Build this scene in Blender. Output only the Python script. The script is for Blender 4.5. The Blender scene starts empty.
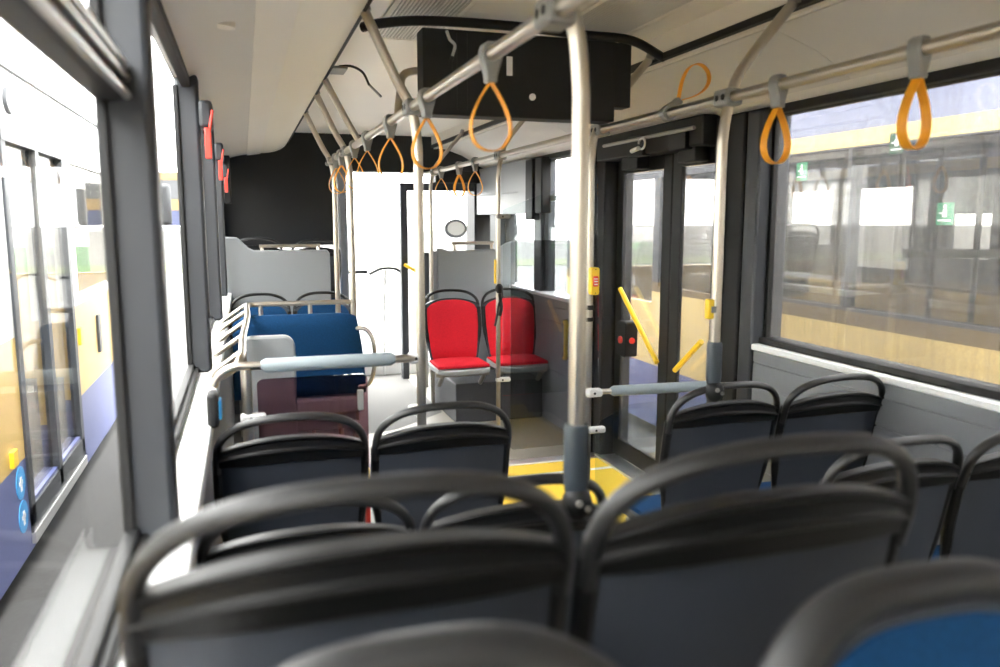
import bpy, math, random
from mathutils import Vector, Matrix
random.seed(4)
S = bpy.context.scene
COL = S.collection

# ------------------------------------------------------------------ camera, world, exposure
YAW, PITCH = 0.3079466, 0.1409245
cam = bpy.data.cameras.new('camera')
cam.sensor_width = 36.0
cam.lens = 28.8
cam.clip_start = 0.02
cam.clip_end = 500
cam.dof.use_dof = True
cam.dof.focus_distance = 4.6
cam.dof.aperture_fstop = 2.8
cam_o = bpy.data.objects.new('camera', cam)
cam_o.location = (0, 0, 1.5)
cam_o.rotation_euler = (math.pi/2 - PITCH, 0, -YAW)
COL.objects.link(cam_o)
S.camera = cam_o

world = bpy.data.worlds.new('overcast_sky')
S.world = world
world.use_nodes = True
wn = world.node_tree
bg = wn.nodes['Background']
bg.inputs['Color'].default_value = (1.0, 0.985, 0.955, 1)
bg.inputs['Strength'].default_value = 2.6

S.view_settings.view_transform = 'Standard'
S.view_settings.look = 'None'
S.view_settings.exposure = 3.27
S.view_settings.gamma = 1.0
S.view_settings.use_curve_mapping = False

# ------------------------------------------------------------------ materials
MATS = {}
def mat(name, col, rough=0.5, metal=0.0, noise=0.0, nscale=8.0, bump=0.0, bscale=60.0, spec=0.5, coat=0.0, stretch=None):
    if name in MATS: return MATS[name]
    m = bpy.data.materials.new(name); m.use_nodes = True
    nt = m.node_tree; b = nt.nodes['Principled BSDF']
    b.inputs['Base Color'].default_value = (*col, 1)
    b.inputs['Roughness'].default_value = rough
    b.inputs['Metallic'].default_value = metal
    b.inputs['Specular IOR Level'].default_value = spec
    b.inputs['Coat Weight'].default_value = coat
    tc = nt.nodes.new('ShaderNodeTexCoord'); mp = nt.nodes.new('ShaderNodeMapping')
    nt.links.new(tc.outputs['Object'], mp.inputs['Vector'])
    if stretch: mp.inputs['Scale'].default_value = stretch
    if noise > 0:
        n = nt.nodes.new('ShaderNodeTexNoise'); n.inputs['Scale'].default_value = nscale; n.inputs['Detail'].default_value = 5
        r = nt.nodes.new('ShaderNodeMapRange'); r.inputs['To Min'].default_value = 1 - noise; r.inputs['To Max'].default_value = 1 + noise
        mx = nt.nodes.new('ShaderNodeVectorMath'); mx.operation = 'SCALE'
        mx.inputs[0].default_value = col
        nt.links.new(mp.outputs[0], n.inputs['Vector'])
        nt.links.new(n.outputs['Fac'], r.inputs['Value']); nt.links.new(r.outputs[0], mx.inputs['Scale'])
        nt.links.new(mx.outputs[0], b.inputs['Base Color'])
    if bump > 0:
        n2 = nt.nodes.new('ShaderNodeTexNoise'); n2.inputs['Scale'].default_value = bscale; n2.inputs['Detail'].default_value = 3
        bp = nt.nodes.new('ShaderNodeBump'); bp.inputs['Strength'].default_value = bump; bp.inputs['Distance'].default_value = 0.002
        nt.links.new(mp.outputs[0], n2.inputs['Vector'])
        nt.links.new(n2.outputs['Fac'], bp.inputs['Height']); nt.links.new(bp.outputs[0], b.inputs['Normal'])
    MATS[name] = m
    return m

def glass(name, tint=(0.97, 0.98, 0.98), refl=1.0, dirt=0.0, dirtcol=(0.34, 0.34, 0.335), streak=(40, 40, 2.5), rough=0.0):
    m = bpy.data.materials.new(name); m.use_nodes = True
    nt = m.node_tree; nt.nodes.clear()
    out = nt.nodes.new('ShaderNodeOutputMaterial')
    tr = nt.nodes.new('ShaderNodeBsdfTransparent'); tr.inputs[0].default_value = (*tint, 1)
    gl = nt.nodes.new('ShaderNodeBsdfGlossy'); gl.inputs['Roughness'].default_value = rough
    fr = nt.nodes.new('ShaderNodeFresnel'); fr.inputs[0].default_value = 1.45
    mu = nt.nodes.new('ShaderNodeMath'); mu.operation = 'MULTIPLY'; mu.inputs[1].default_value = refl
    mx = nt.nodes.new('ShaderNodeMixShader')
    nt.links.new(fr.outputs[0], mu.inputs[0]); nt.links.new(mu.outputs[0], mx.inputs[0])
    nt.links.new(tr.outputs[0], mx.inputs[1]); nt.links.new(gl.outputs[0], mx.inputs[2])
    last = mx
    if dirt > 0:
        df = nt.nodes.new('ShaderNodeBsdfTranslucent'); df.inputs[0].default_value = (*dirtcol, 1)
        d2 = nt.nodes.new('ShaderNodeBsdfDiffuse'); d2.inputs[0].default_value = (*dirtcol, 1)
        dm = nt.nodes.new('ShaderNodeMixShader'); dm.inputs[0].default_value = 0.3
        nt.links.new(df.outputs[0], dm.inputs[1]); nt.links.new(d2.outputs[0], dm.inputs[2])
        tc = nt.nodes.new('ShaderNodeTexCoord'); mp = nt.nodes.new('ShaderNodeMapping'); mp.inputs['Scale'].default_value = streak
        n = nt.nodes.new('ShaderNodeTexNoise'); n.inputs['Scale'].default_value = 1.0; n.inputs['Detail'].default_value = 6; n.inputs['Roughness'].default_value = 0.7
        n3 = nt.nodes.new('ShaderNodeTexNoise'); n3.inputs['Scale'].default_value = 150; n3.inputs['Detail'].default_value = 2
        ad = nt.nodes.new('ShaderNodeMath'); ad.operation = 'MULTIPLY'
        r = nt.nodes.new('ShaderNodeMapRange'); r.inputs['From Min'].default_value = 0.16; r.inputs['From Max'].default_value = 0.34
        r.inputs['To Min'].default_value = dirt*0.25; r.inputs['To Max'].default_value = dirt*1.75
        m2 = nt.nodes.new('ShaderNodeMixShader')
        nt.links.new(tc.outputs['Object'], mp.inputs[0]); nt.links.new(mp.outputs[0], n.inputs['Vector']); nt.links.new(tc.outputs['Object'], n3.inputs['Vector'])
        nt.links.new(n.outputs['Fac'], ad.inputs[0]); nt.links.new(n3.outputs['Fac'], ad.inputs[1]); nt.links.new(ad.outputs[0], r.inputs['Value'])
        nt.links.new(r.outputs[0], m2.inputs[0]); nt.links.new(mx.outputs[0], m2.inputs[1]); nt.links.new(dm.outputs[0], m2.inputs[2])
        last = m2
    nt.links.new(last.outputs[0], out.inputs[0])
    MATS[name] = m
    return m

PLAST = mat('seat_shell_plastic', (0.027, 0.033, 0.045), 0.6, bump=0.15, bscale=500)
BLACKP = mat('black_seat_plastic', (0.0035, 0.0036, 0.004), 0.45, bump=0.12, bscale=500, spec=0.3)
HANDLE = mat('handle_plastic', (0.011, 0.0112, 0.012), 0.42, bump=0.12, bscale=600)
BLUE = mat('blue_plush', (0.003, 0.036, 0.105), 0.9, noise=0.45, nscale=170, bump=0.4, bscale=300, spec=0.2)
RED = mat('red_plush', (0.60, 0.016, 0.030), 0.9, noise=0.22, nscale=120, bump=0.4, bscale=300, spec=0.2)
GREYP = mat('light_grey_shell', (0.33, 0.35, 0.37), 0.5)
STEEL = mat('brushed_steel', (0.52, 0.475, 0.41), 0.30, 0.95)
STEELD = mat('aged_steel', (0.36, 0.34, 0.31), 0.42, 0.8)
HOLD = mat('grey_holder_plastic', (0.25, 0.25, 0.24), 0.45)
CLAMPW = mat('pale_clamp_plastic', (0.62, 0.62, 0.62), 0.4)
STRAP = mat('orange_strap', (0.88, 0.36, 0.012), 0.45, noise=0.06, nscale=30)
YEL = mat('signal_yellow', (0.93, 0.60, 0.02), 0.4)
REDP = mat('signal_red', (0.80, 0.05, 0.03), 0.35)
PAD = mat('pale_blue_pad', (0.26, 0.31, 0.335), 0.6)
BOOT = mat('dark_blue_grey_sleeve', (0.028, 0.038, 0.048), 0.45)
CEIL = mat('ceiling_panel', (0.88, 0.84, 0.76), 0.45, noise=0.03, nscale=3)
CEILG = mat('satin_grey_ceiling_panel', (0.70, 0.67, 0.62), 0.4, noise=0.03, nscale=3)
COVE = mat('glossy_cove_panel', (0.88, 0.84, 0.73), 0.5)
FRAME = mat('dark_window_frame', (0.016, 0.018, 0.021), 0.5, bump=0.1, bscale=300)
FRAMEG = mat('graphite_pillar', (0.034, 0.038, 0.045), 0.5, bump=0.1, bscale=300)
RUB = mat('black_rubber', (0.004, 0.004, 0.0045), 0.6)
BLK = mat('black_panel', (0.006, 0.006, 0.0065), 0.65, noise=0.25, nscale=120)
SILL = mat('white_sill', (0.86, 0.87, 0.88), 0.3)
WALLG = mat('grey_wall_panel', (0.20, 0.21, 0.23), 0.5, noise=0.05, nscale=40)
PARTG = mat('grey_partition', (0.27, 0.285, 0.30), 0.45)
DARKG = mat('dark_grey_podium', (0.06, 0.062, 0.07), 0.6, noise=0.1, nscale=30)
ALU = mat('aluminium', (0.75, 0.75, 0.75), 0.3, 0.9)
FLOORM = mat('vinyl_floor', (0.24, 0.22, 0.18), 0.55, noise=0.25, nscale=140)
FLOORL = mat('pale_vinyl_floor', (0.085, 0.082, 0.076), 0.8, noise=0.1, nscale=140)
FLOORY = mat('yellow_vinyl_floor', (0.92, 0.62, 0.055), 0.5, noise=0.05, nscale=80)
ASPH = mat('asphalt', (0.045, 0.044, 0.043), 0.9, noise=0.30, nscale=55, bump=0.5, bscale=80)
ROAD = mat('pale_road', (0.075, 0.073, 0.07), 0.9, noise=0.1, nscale=3)
GRASS = mat('grass', (0.055, 0.065, 0.025), 0.9, noise=0.3, nscale=5)
BUSW = mat('bus_white_paint', (0.86, 0.86, 0.85), 0.3, coat=0.3)
BUSC = mat('bus_cream_paint', (0.75, 0.54, 0.20), 0.45)
BUSY = mat('bus_yellow_paint', (0.62, 0.42, 0.13), 0.45)
BUSO = mat('bus_ochre_reflection', (0.16, 0.10, 0.025), 0.6, noise=0.2, nscale=20)  # reflection of the yellow bodywork, painted as an ochre band below the windows
BUSB = mat('bus_blue_paint', (0.11, 0.13, 0.30), 0.45)
BUSL = mat('bus_lavender_paint', (0.17, 0.185, 0.26), 0.5)
BUSG = mat('bus_green_paint', (0.15, 0.62, 0.14), 0.35)
DKINT = mat('neighbour_interior_grey', (0.045, 0.046, 0.05), 0.6)
GRN = mat('exit_sign_green', (0.02, 0.22, 0.09), 0.4)
GRND = mat('exit_sign_dark_green', (0.0, 0.05, 0.015), 0.4)
WHITE = mat('white_print', (0.9, 0.9, 0.9), 0.5)
WHITEP = mat('white_front_panel', (0.90, 0.90, 0.89), 0.5)
STKB = mat('sticker_blue', (0.05, 0.35, 0.75), 0.4)
GLASS = glass('window_glass', (0.97, 0.98, 0.98), 0.22, dirt=0.0)
GLASSD = glass('dusty_window_glass', (0.70, 0.705, 0.71), 0.3, dirt=0.11, streak=(70, 70, 3))
GLASSO = glass('door_glass', (0.82, 0.83, 0.85), 0.4, dirt=0.07, streak=(70, 70, 4))
GLASSN = glass('neighbour_glass', (0.72, 0.71, 0.68), 0.35, dirt=0.015, streak=(30, 30, 3))
GLASSS = glass('smoked_screen_glass', (0.72, 0.72, 0.73), 0.8)
GLASSC = glass('clear_screen_glass', (0.90, 0.93, 0.93), 1.0)
GLASSR = glass('burgundy_screen_glass', (0.55, 0.40, 0.43), 1.2)

# ------------------------------------------------------------------ mesh helper
class MB:
    def __init__(s): s.v = []; s.f = []
    def add(s, vs, fs):
        n = len(s.v); s.v += [tuple(p) for p in vs]; s.f += [tuple(i+n for i in f) for f in fs]; return s
    def box(s, x0, x1, y0, y1, z0, z1, M=None):
        vs = [Vector((x, y, z)) for x in (x0, x1) for y in (y0, y1) for z in (z0, z1)]
        if M: vs = [M @ p for p in vs]
        return s.add(vs, [(0, 1, 3, 2), (4, 6, 7, 5), (0, 4, 5, 1), (2, 3, 7, 6), (0, 2, 6, 4), (1, 5, 7, 3)])
    def cyl(s, a, b, r, n=16, r2=None):
        return s.tube([a, b], r, n, radii=[r, r if r2 is None else r2])
    def tube(s, path, r, n=12, radii=None, flat=None, closed=False):
        P = [Vector(p) for p in path]; N = len(P); rings = []
        up = None
        for i, p in enumerate(P):
            if closed: t = P[(i+1) % N] - P[i-1]
            else: t = P[min(i+1, N-1)] - P[max(i-1, 0)]
            t.normalize()
            if up is None:
                up = Vector((0, 1, 0)) if abs(t.y) < 0.9 else Vector((0, 0, 1))
            sd = t.cross(up)
            if sd.length < 1e-4: up = Vector((1, 0, 0)); sd = t.cross(up)
            sd.normalize(); u2 = sd.cross(t).normalized(); up = u2
            rr = radii[i] if radii else r
            ra, rb = (rr, rr) if flat is None else flat
            rings.append([p + sd*math.cos(2*math.pi*k/n)*ra + u2*math.sin(2*math.pi*k/n)*rb for k in range(n)])
        vs = [q for R in rings for q in R]; fs = []
        for i in range(N if closed else N-1):
            j = (i+1) % N
            for k in range(n):
                k2 = (k+1) % n
                fs.append((i*n+k, j*n+k, j*n+k2, i*n+k2))
        if not closed:
            fs.append(tuple(range(n))); fs.append(tuple((N-1)*n + k for k in reversed(range(n))))
        return s.add(vs, fs)
    def prism(s, pts, fn, a, b):           # pts 2-D outline, fn(u,v,w)->xyz
        n = len(pts)
        vs = [fn(u, v, a) for u, v in pts] + [fn(u, v, b) for u, v in pts]
        fs = [tuple(range(n)), tuple(reversed(range(n, 2*n)))] + [(i, i+n, (i+1) % n + n, (i+1) % n) for i in range(n)]
        return s.add(vs, fs)
    def slab(s, F, B, nu, nv):             # F(u,v), B(u,v) two surfaces closed at their rims
        vs = [F(i/nu, j/nv) for i in range(nu+1) for j in range(nv+1)] + [B(i/nu, j/nv) for i in range(nu+1) for j in range(nv+1)]
        o = (nu+1)*(nv+1); I = lambda i, j: i*(nv+1)+j; fs = []
        for i in range(nu):
            for j in range(nv):
                fs.append((I(i, j), I(i+1, j), I(i+1, j+1), I(i, j+1)))
                fs.append((o+I(i, j), o+I(i, j+1), o+I(i+1, j+1), o+I(i+1, j)))
        for i in range(nu):
            fs.append((I(i, 0), o+I(i, 0), o+I(i+1, 0), I(i+1, 0))); fs.append((I(i, nv), I(i+1, nv), o+I(i+1, nv), o+I(i, nv)))
        for j in range(nv):
            fs.append((I(0, j), I(0, j+1), o+I(0, j+1), o+I(0, j))); fs.append((I(nu, j), o+I(nu, j), o+I(nu, j+1), I(nu, j+1)))
        return s.add(vs, fs)
    def sphere(s, c, rx, ry, rz, n=14, m=9):
        c = Vector(c); vs = []
        for j in range(m+1):
            a = math.pi*j/m
            for k in range(n):
                b = 2*math.pi*k/n
                vs.append(c + Vector((rx*math.sin(a)*math.cos(b), ry*math.sin(a)*math.sin(b), rz*math.cos(a))))
        return s.add(vs, [(j*n+k, (j+1)*n+k, (j+1)*n+(k+1) % n, j*n+(k+1) % n) for j in range(m) for k in range(n)])
    def build(s, name, m, parent=None, bevel=0.0, smooth=True, loc=None, seg=2):
        me = bpy.data.meshes.new(name); me.from_pydata(s.v, [], s.f); me.update()
        import bmesh
        bm = bmesh.new(); bm.from_mesh(me); bmesh.ops.remove_doubles(bm, verts=bm.verts, dist=1e-6)
        bmesh.ops.recalc_face_normals(bm, faces=bm.faces); bm.to_mesh(me); bm.free()
        me.materials.append(m)
        o = bpy.data.objects.new(name, me); COL.objects.link(o)
        if smooth:
            for p in me.polygons: p.use_smooth = True
            try: me.set_sharp_from_angle(angle=math.radians(38))
            except Exception: pass
        if bevel > 0:
            b = o.modifiers.new('bevel', 'BEVEL'); b.width = bevel; b.segments = seg; b.limit_method = 'ANGLE'; b.angle_limit = math.radians(40); b.harden_normals = False
        if parent: o.parent = parent
        if loc: o.location = loc
        return o

def tag(o, label=None, cat=None, group=None, kind=None):
    if label: o['label'] = label
    if cat: o['category'] = cat
    if group: o['group'] = group
    if kind: o['kind'] = kind
    return o
def empty(name, loc=(0, 0, 0), rz=0.0):
    o = bpy.data.objects.new(name, None); o.location = loc; o.rotation_euler = (0, 0, rz)
    o.empty_display_size = 0.05; COL.objects.link(o); return o
def children(o): return [c for c in bpy.data.objects if c.parent == o]
def copy_tree(o, parent=None):
    kids = children(o)
    c = o.copy(); COL.objects.link(c)
    if parent: c.parent = parent
    for k in kids: copy_tree(k, c)
    return c
def struct(name, mb, m, bevel=0.0, parent=None, smooth=True):
    o = mb.build(name, m, parent, bevel, smooth)
    if parent is None: o['kind'] = 'structure'
    return o
def bez(pts, n=10):                        # smooth polyline through points (Catmull-Rom)
    P = [Vector(p) for p in pts]; out = []
    for i in range(len(P)-1):
        p0 = P[i-1] if i else P[0]*2-P[1]; p1 = P[i]; p2 = P[i+1]; p3 = P[i+2] if i+2 < len(P) else P[-1]*2-P[-2]
        for k in range(n):
            t = k/n
            out.append(0.5*((2*p1)+(p2-p0)*t+(2*p0-5*p1+4*p2-p3)*t*t+(3*p1-p0-3*p2+p3)*t**3))
    out.append(P[-1]); return out

XL, XR = -0.2, 2.2          # glass planes
YB, YF = -1.7, 7.7          # rear and front walls

# ------------------------------------------------------------------ room shell
mb = MB(); mb.box(-0.28, 2.32, YB, YF+0.1, -0.08, 0.0); struct('floor', mb, FLOORM)
mb = MB(); mb.box(-0.28, 2.32, YB, 1.0, 0.0, 0.288); struct('trim_1', mb, FLOORM, 0.01)           # rear platform
mb = MB(); mb.box(0.92, 2.15, 3.0, 4.50, 0.0, 0.004); struct('trim_2', mb, FLOORY)               # yellow door zone
mb = MB(); mb.box(0.92, 2.15, 4.28, 4.31, 0.004, 0.007); struct('trim_3', mb, WHITE)             # white line
mb = MB(); mb.box(0.92, 2.15, 4.50, 4.60, 0.0, 0.012); struct('trim_4', mb, ALU, 0.003)
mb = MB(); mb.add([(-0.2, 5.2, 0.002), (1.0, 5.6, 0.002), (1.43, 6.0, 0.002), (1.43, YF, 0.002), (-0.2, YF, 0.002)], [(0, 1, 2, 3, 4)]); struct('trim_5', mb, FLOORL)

# left wall
mb = MB(); mb.box(-0.215, -0.125, YB, YF, 0.0, 0.90); struct('wall_left', mb, WALLG, 0.004)
mb = MB(); mb.box(-0.212, -0.105, YB, YF-0.7, 0.90, 0.95); struct('trim_6', mb, SILL, 0.008)
mb = MB(); mb.box(-0.212, -0.175, YB, YF-0.7, 0.95, 0.972); struct('trim_7', mb, RUB, 0.004)
# pillars and windows, left
LP = [(-1.1, -0.95), (1.42, 1.50), (3.05, 3.13), (4.65, 4.73), (6.15, 6.23)]
for i, (a, b) in enumerate(LP):
    mb = MB(); mb.box(-0.207, -0.13, a, b, 0.95, 2.0)
    struct('trim_%d' % (8+i), mb, FRAMEG, 0.012)
mb = MB(); mb.box(-0.185, -0.155, YB, YF, 1.955, 1.995); struct('trim_13', mb, RUB, 0.006)
spans = [(-0.95, 1.42), (1.50, 3.05), (3.13, 4.65), (4.73, 6.15), (6.23, 7.0)]
for i, (a, b) in enumerate(spans):
    w = empty('window_%d' % (i+1), (XL, (a+b)/2, 0.95)); w['kind'] = 'structure'
    o = MB().box(-0.003, 0.003, -(b-a)/2, (b-a)/2, 0.0, 1.03).build('pane', GLASS, w)
    fr = MB()
    h = (b-a)/2
    fr.box(-0.012, 0.006, -h, -h+0.015, 0.02, 1.01).box(-0.012, 0.006, h-0.015, h, 0.02, 1.01)
    fr.box(-0.012, 0.012, -h, h, 0.02, 0.035)
    fr.build('frame', RUB, w, 0.004)
    if i == 0:
        MB().box(-0.015, 0.028, -h, h-0.0, 0.735, 0.80).build('transom', FRAME, w, 0.008)
        for zz, rr in ((0.790, 0.007), (0.772, 0.006), (0.745, 0.007)):
            MB().tube([(0.034, -h, zz), (0.034, h+0.03, zz)], rr, 10).build('rail', ALU, w)
# left wall end block
mb = MB(); mb.box(-0.30, -0.16, 7.0, YF, 0.95, 2.0); struct('wall_front_left', mb, BLK)

# right wall
def rwall(name, y0, y1, z0=0.0, z1=0.93, m=WALLG, x0=2.135):
    mb = MB()
    # grooves: three boards with gaps
    zs = [z0, 0.40, 0.405, 0.765, 0.772, 0.872, 0.879, z1]
    for k in range(0, 8, 2): mb.box(x0, 2.30, y0, y1, zs[k], zs[k+1])
    mb.box(x0+0.006, 2.30, y0, y1, z0, z1-0.004)
    struct(name, mb, m, 0.002)
rwall('wall_right', YB, 3.02)
rwall('wall_right_front', 4.78, YF)
mb = MB(); mb.box(2.125, 2.27, YB, 3.02, 0.93, 0.957); struct('trim_14', mb, SILL, 0.006)
mb = MB(); mb.box(2.125, 2.27, 4.86, YF-0.2, 0.93, 0.957); struct('trim_15', mb, SILL, 0.006)
mb = MB(); mb.box(2.16, 2.26, YB, 3.02, 0.957, 0.985); struct('trim_16', mb, RUB, 0.004)
mb = MB(); mb.box(2.16, 2.27, YB, YF, 1.945, 1.985); struct('trim_17', mb, RUB, 0.006)
# pillars right: grey post then black door posts
mb = MB(); mb.box(2.12, 2.28, 3.0, 3.10, 0.0, 1.97); struct('trim_18', mb, FRAMEG, 0.012)
mb = MB(); mb.box(2.11, 2.30, 3.10, 3.33, 0.0, 1.97); mb.box(2.08, 2.12, 3.22, 3.27, 0.0, 1.9); struct('trim_19', mb, BLK, 0.01)
mb = MB(); mb.box(2.10, 2.30, 4.51, 4.90, 0.0, 1.97); mb.box(2.07, 2.11, 4.62, 4.68, 0.0, 1.9); struct('trim_20', mb, BLK, 0.01)
mb = MB(); mb.box(2.16, 2.28, 5.76, 5.92, 0.93, 1.97); struct('trim_21', mb, FRAMEG, 0.01)
mb = MB(); mb.box(2.12, 2.28, 5.92, 7.45, 1.55, 1.97); mb.box(2.115, 2.125, 6.2, 7.4, 1.72, 1.725); struct('trim_22', mb, PARTG, 0.004)
mb = MB(); mb.box(2.13, 2.30, 6.72, 7.0, 0.93, 1.55); struct('trim_23', mb, FRAMEG, 0.01)
mb = MB(); mb.box(2.10, 2.18, 5.60, 5.74, 1.55, 1.96); mb.box(2.10, 2.18, 5.80, 5.96, 1.5, 1.96); struct('trim_24', mb, BLK, 0.01)
def rwindow(n, a, b, g, z0=0.95, z1=1.96, trans=None):
    w = empty('window_%d' % n, (XR, (a+b)/2, z0)); w['kind'] = 'structure'; h = (b-a)/2; H = z1-z0
    MB().box(-0.003, 0.003, -h, h, 0, H).build('pane', g, w)
    fr = MB(); fr.box(-0.02, 0.012, h-0.02, h, 0.02, H).box(-0.02, 0.012, -h, -h+0.02, 0.02, H)
    fr.build('frame', RUB, w, 0.003)
    if trans: MB().box(-0.03, 0.012, -h, h, trans-z0-0.02, trans-z0+0.02).build('transom', ALU, w, 0.004)
rwindow(6, YB+0.3, 3.0, GLASSD)
rwindow(7, 4.9, 5.76, GLASS, trans=1.66)
rwindow(8, 5.92, 6.72, GLASS, z1=1.56)
rwindow(9, 7.0, 7.5, GLASS, z1=1.56)

# door (two glazed leaves) on the right
d = empty('door_1', (2.2, 3.95, 0.0)); d['kind'] = 'structure'
def leaf(y0, y1, g0, g1):
    f = MB(); f.box(-0.012, 0.014, y0, g0, 0.03, 1.86).box(-0.012, 0.014, g1, y1, 0.03, 1.86).box(-0.012, 0.014, g0, g1, 0.03, 0.14).box(-0.012, 0.014, g0, g1, 1.775, 1.86)
    o = f.build('leaf', RUB, d, 0.006)
    MB().box(-0.004, 0.004, g0, g1, 0.14, 1.775).build('pane', GLASSO, o)
leaf(-0.61, -0.105, -0.55, -0.19)
leaf(-0.095, 0.56, -0.005, 0.49)
def bar(p, q, r, m, nm, par, n=12): return MB().tube([p, q], r, n).build(nm, m, par)
bar((-0.05, 0.42, 1.09), (-0.05, -0.055, 0.72), 0.014, YEL, 'handle', d)
bar((-0.05, -0.25, 0.71), (-0.05, -0.50, 0.90), 0.014, YEL, 'handle', d)
mb = MB(); mb.box(2.06, 2.30, 3.36, 4.55, 1.85, 1.99); mb.box(2.08, 2.16, 4.05, 4.25, 1.78, 1.86).box(2.08, 2.16, 3.45, 3.62, 1.78, 1.86); struct('trim_25', mb, BLK, 0.008)
mb = MB(); mb.box(2.08, 2.32, 3.36, 4.55, -0.04, 0.02); struct('trim_26', mb, ALU, 0.004)

# ceiling
mb = MB()
for (x0, x1) in ((0.36, 1.68),): mb.box(x0, x1, YB, YF, 2.25, 2.29)
struct('ceiling', mb, CEIL)
def profile(name, pts, m, y0, y1, t=0.02):
    n = len(pts)-1
    mb = MB().slab(lambda u, v: Vector((pts[round(u*n)][0], y0+(y1-y0)*v, pts[round(u*n)][1])), lambda u, v: Vector((pts[round(u*n)][0], y0+(y1-y0)*v, pts[round(u*n)][1]+t)), n, 1)
    return struct(name, mb, m)
FCL = 7.35
# left: side panel, duct panel, glossy cove
SEAM = [(-1.7, 1.2), (1.203, 3.6), (3.603, 5.9), (5.903, FCL)]
profile('trim_27', [(-0.21, 1.985), (-0.155, 1.99), (-0.10, 2.02), (0.0, 2.045), (0.06, 2.055)], CEILG, YB, FCL)
profile('trim_28', [(0.055, 2.045), (0.165, 2.062)], CEIL, YB, FCL)
cvp = [(0.165 + 0.225*math.sin(a*math.pi/2/10*1.0), 2.068 + 0.105*(1-math.cos(a*math.pi/2/10))) for a in range(0, 11)]
for k, (a, b) in enumerate(SEAM): profile('trim_%d' % (29+k), cvp, COVE, a, b)
mb = MB(); mb.box(0.384, 0.404, YB, FCL, 2.16, 2.178); struct('trim_33', mb, BLK)
mb = MB(); mb.box(0.384, 0.404, YB, FCL, 2.178, 2.26); struct('trim_34', mb, ALU)
# right
mb = MB(); mb.box(1.66, 1.685, YB, FCL, 2.15, 2.175); struct('trim_35', mb, BLK)
mb = MB(); mb.box(1.665, 1.69, YB, FCL, 2.175, 2.26); struct('trim_47', mb, CEIL)
mb = MB(); mb.box(1.685, 1.71, YB, FCL, 2.14, 2.17); struct('trim_36', mb, CEIL)
mb = MB(); mb.box(1.71, 1.735, YB, FCL, 2.155, 2.2); struct('trim_37', mb, STEELD)
rp = [(1.735, 2.145), (1.80, 2.14), (1.95, 2.09), (2.06, 2.03), (2.10, 2.0)]
RSEAM = [(-1.7, 2.45), (2.453, 4.9), (4.903, FCL)]
for k, (a, b) in enumerate(RSEAM): profile('trim_%d' % (38+k), rp, CEILG, a, b)
profile('trim_41', [(2.10, 2.0), (2.17, 1.975), (2.28, 1.975)], CEIL, YB, FCL)
# far header over windscreen, dark bulkhead
mb = MB(); mb.box(-0.3, 0.86, 7.30, 7.42, 1.28, 2.3); struct('wall_front', mb, BLK)
mb = MB(); mb.box(0.86, 2.3, 7.30, 7.5, 1.93, 2.3); mb.box(1.7, 2.3, 7.28, 7.5, 1.84, 1.94); struct('trim_42', mb, BLK, 0.01)
mb = MB(); mb.box(0.80, 0.88, 7.2, 7.45, 0.3, 2.05); struct('trim_43', mb, WALLG, 0.02)
mb = MB(); mb.box(2.10, 2.30, 7.40, YF, 0.0, 2.0); struct('trim_44', mb, BLK, 0.01)
mb = MB(); mb.box(-0.3, 2.3, YB-0.08, YB, 0.0, 2.3); struct('wall_rear', mb, CEIL)
mb = MB(); mb.box(-0.3, 2.32, YB-0.08, YF+0.12, 2.33, 2.40); struct('trim_46', mb, BUSW)          # roof
w = empty('window_10', (1.5, YF, 0.0)); w['kind'] = 'structure'
MB().box(-0.66, 0.66, -0.004, 0.004, 0.12, 1.95).build('pane', GLASS, w)
MB().box(-0.11, -0.05, -0.3, -0.2, 0.0, 1.84).box(-0.05, 0.6, -0.3, -0.22, 1.77, 1.84).build('frame', FRAMEG, w, 0.006)
mb = MB(); mb.box(-0.3, 2.3, YF-0.02, YF+0.06, 0.0, 0.12); struct('wall_front_low', mb, WHITEP)

# ceiling vents
def vent(name, x0, x1, y0, y1, label):
    t = empty(name, ((x0+x1)/2, (y0+y1)/2, 2.25)); tag(t, label, 'air vent', 'ceiling vents' if False else None)
    hx, hy = (x1-x0)/2, (y1-y0)/2
    MB().box(-hx, hx, -hy, -hy+0.02, -0.008, 0.0).box(-hx, hx, hy-0.02, hy, -0.008, 0.0).box(-hx, -hx+0.02, -hy, hy, -0.008, 0).box(hx-0.02, hx, -hy, hy, -0.008, 0).build('frame', CEIL, t, 0.003)
    g = MB(); n = int((hx*2-0.04)/0.014)
    for k in range(n):
        xx = -hx+0.026+k*0.014; g.box(xx, xx+0.007, -hy+0.02, hy-0.02, -0.006, 0.0)
    g.build('grille', CEILG, t)
    MB().box(-hx+0.02, hx-0.02, -hy+0.02, hy-0.02, -0.0015, 0.0).build('backing', STEELD, t)
    return t
vent('ceiling_vent', 0.53, 0.80, 2.2, 3.45, 'slatted ceiling air vent left of the black display housing')
vent('ceiling_vent', 1.20, 1.52, 2.3, 3.1, 'slatted ceiling air vent right of the black display housing')
vent('ceiling_vent', 1.20, 1.52, 1.3, 2.2, 'slatted ceiling air vent nearest the right grab rail')

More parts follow.
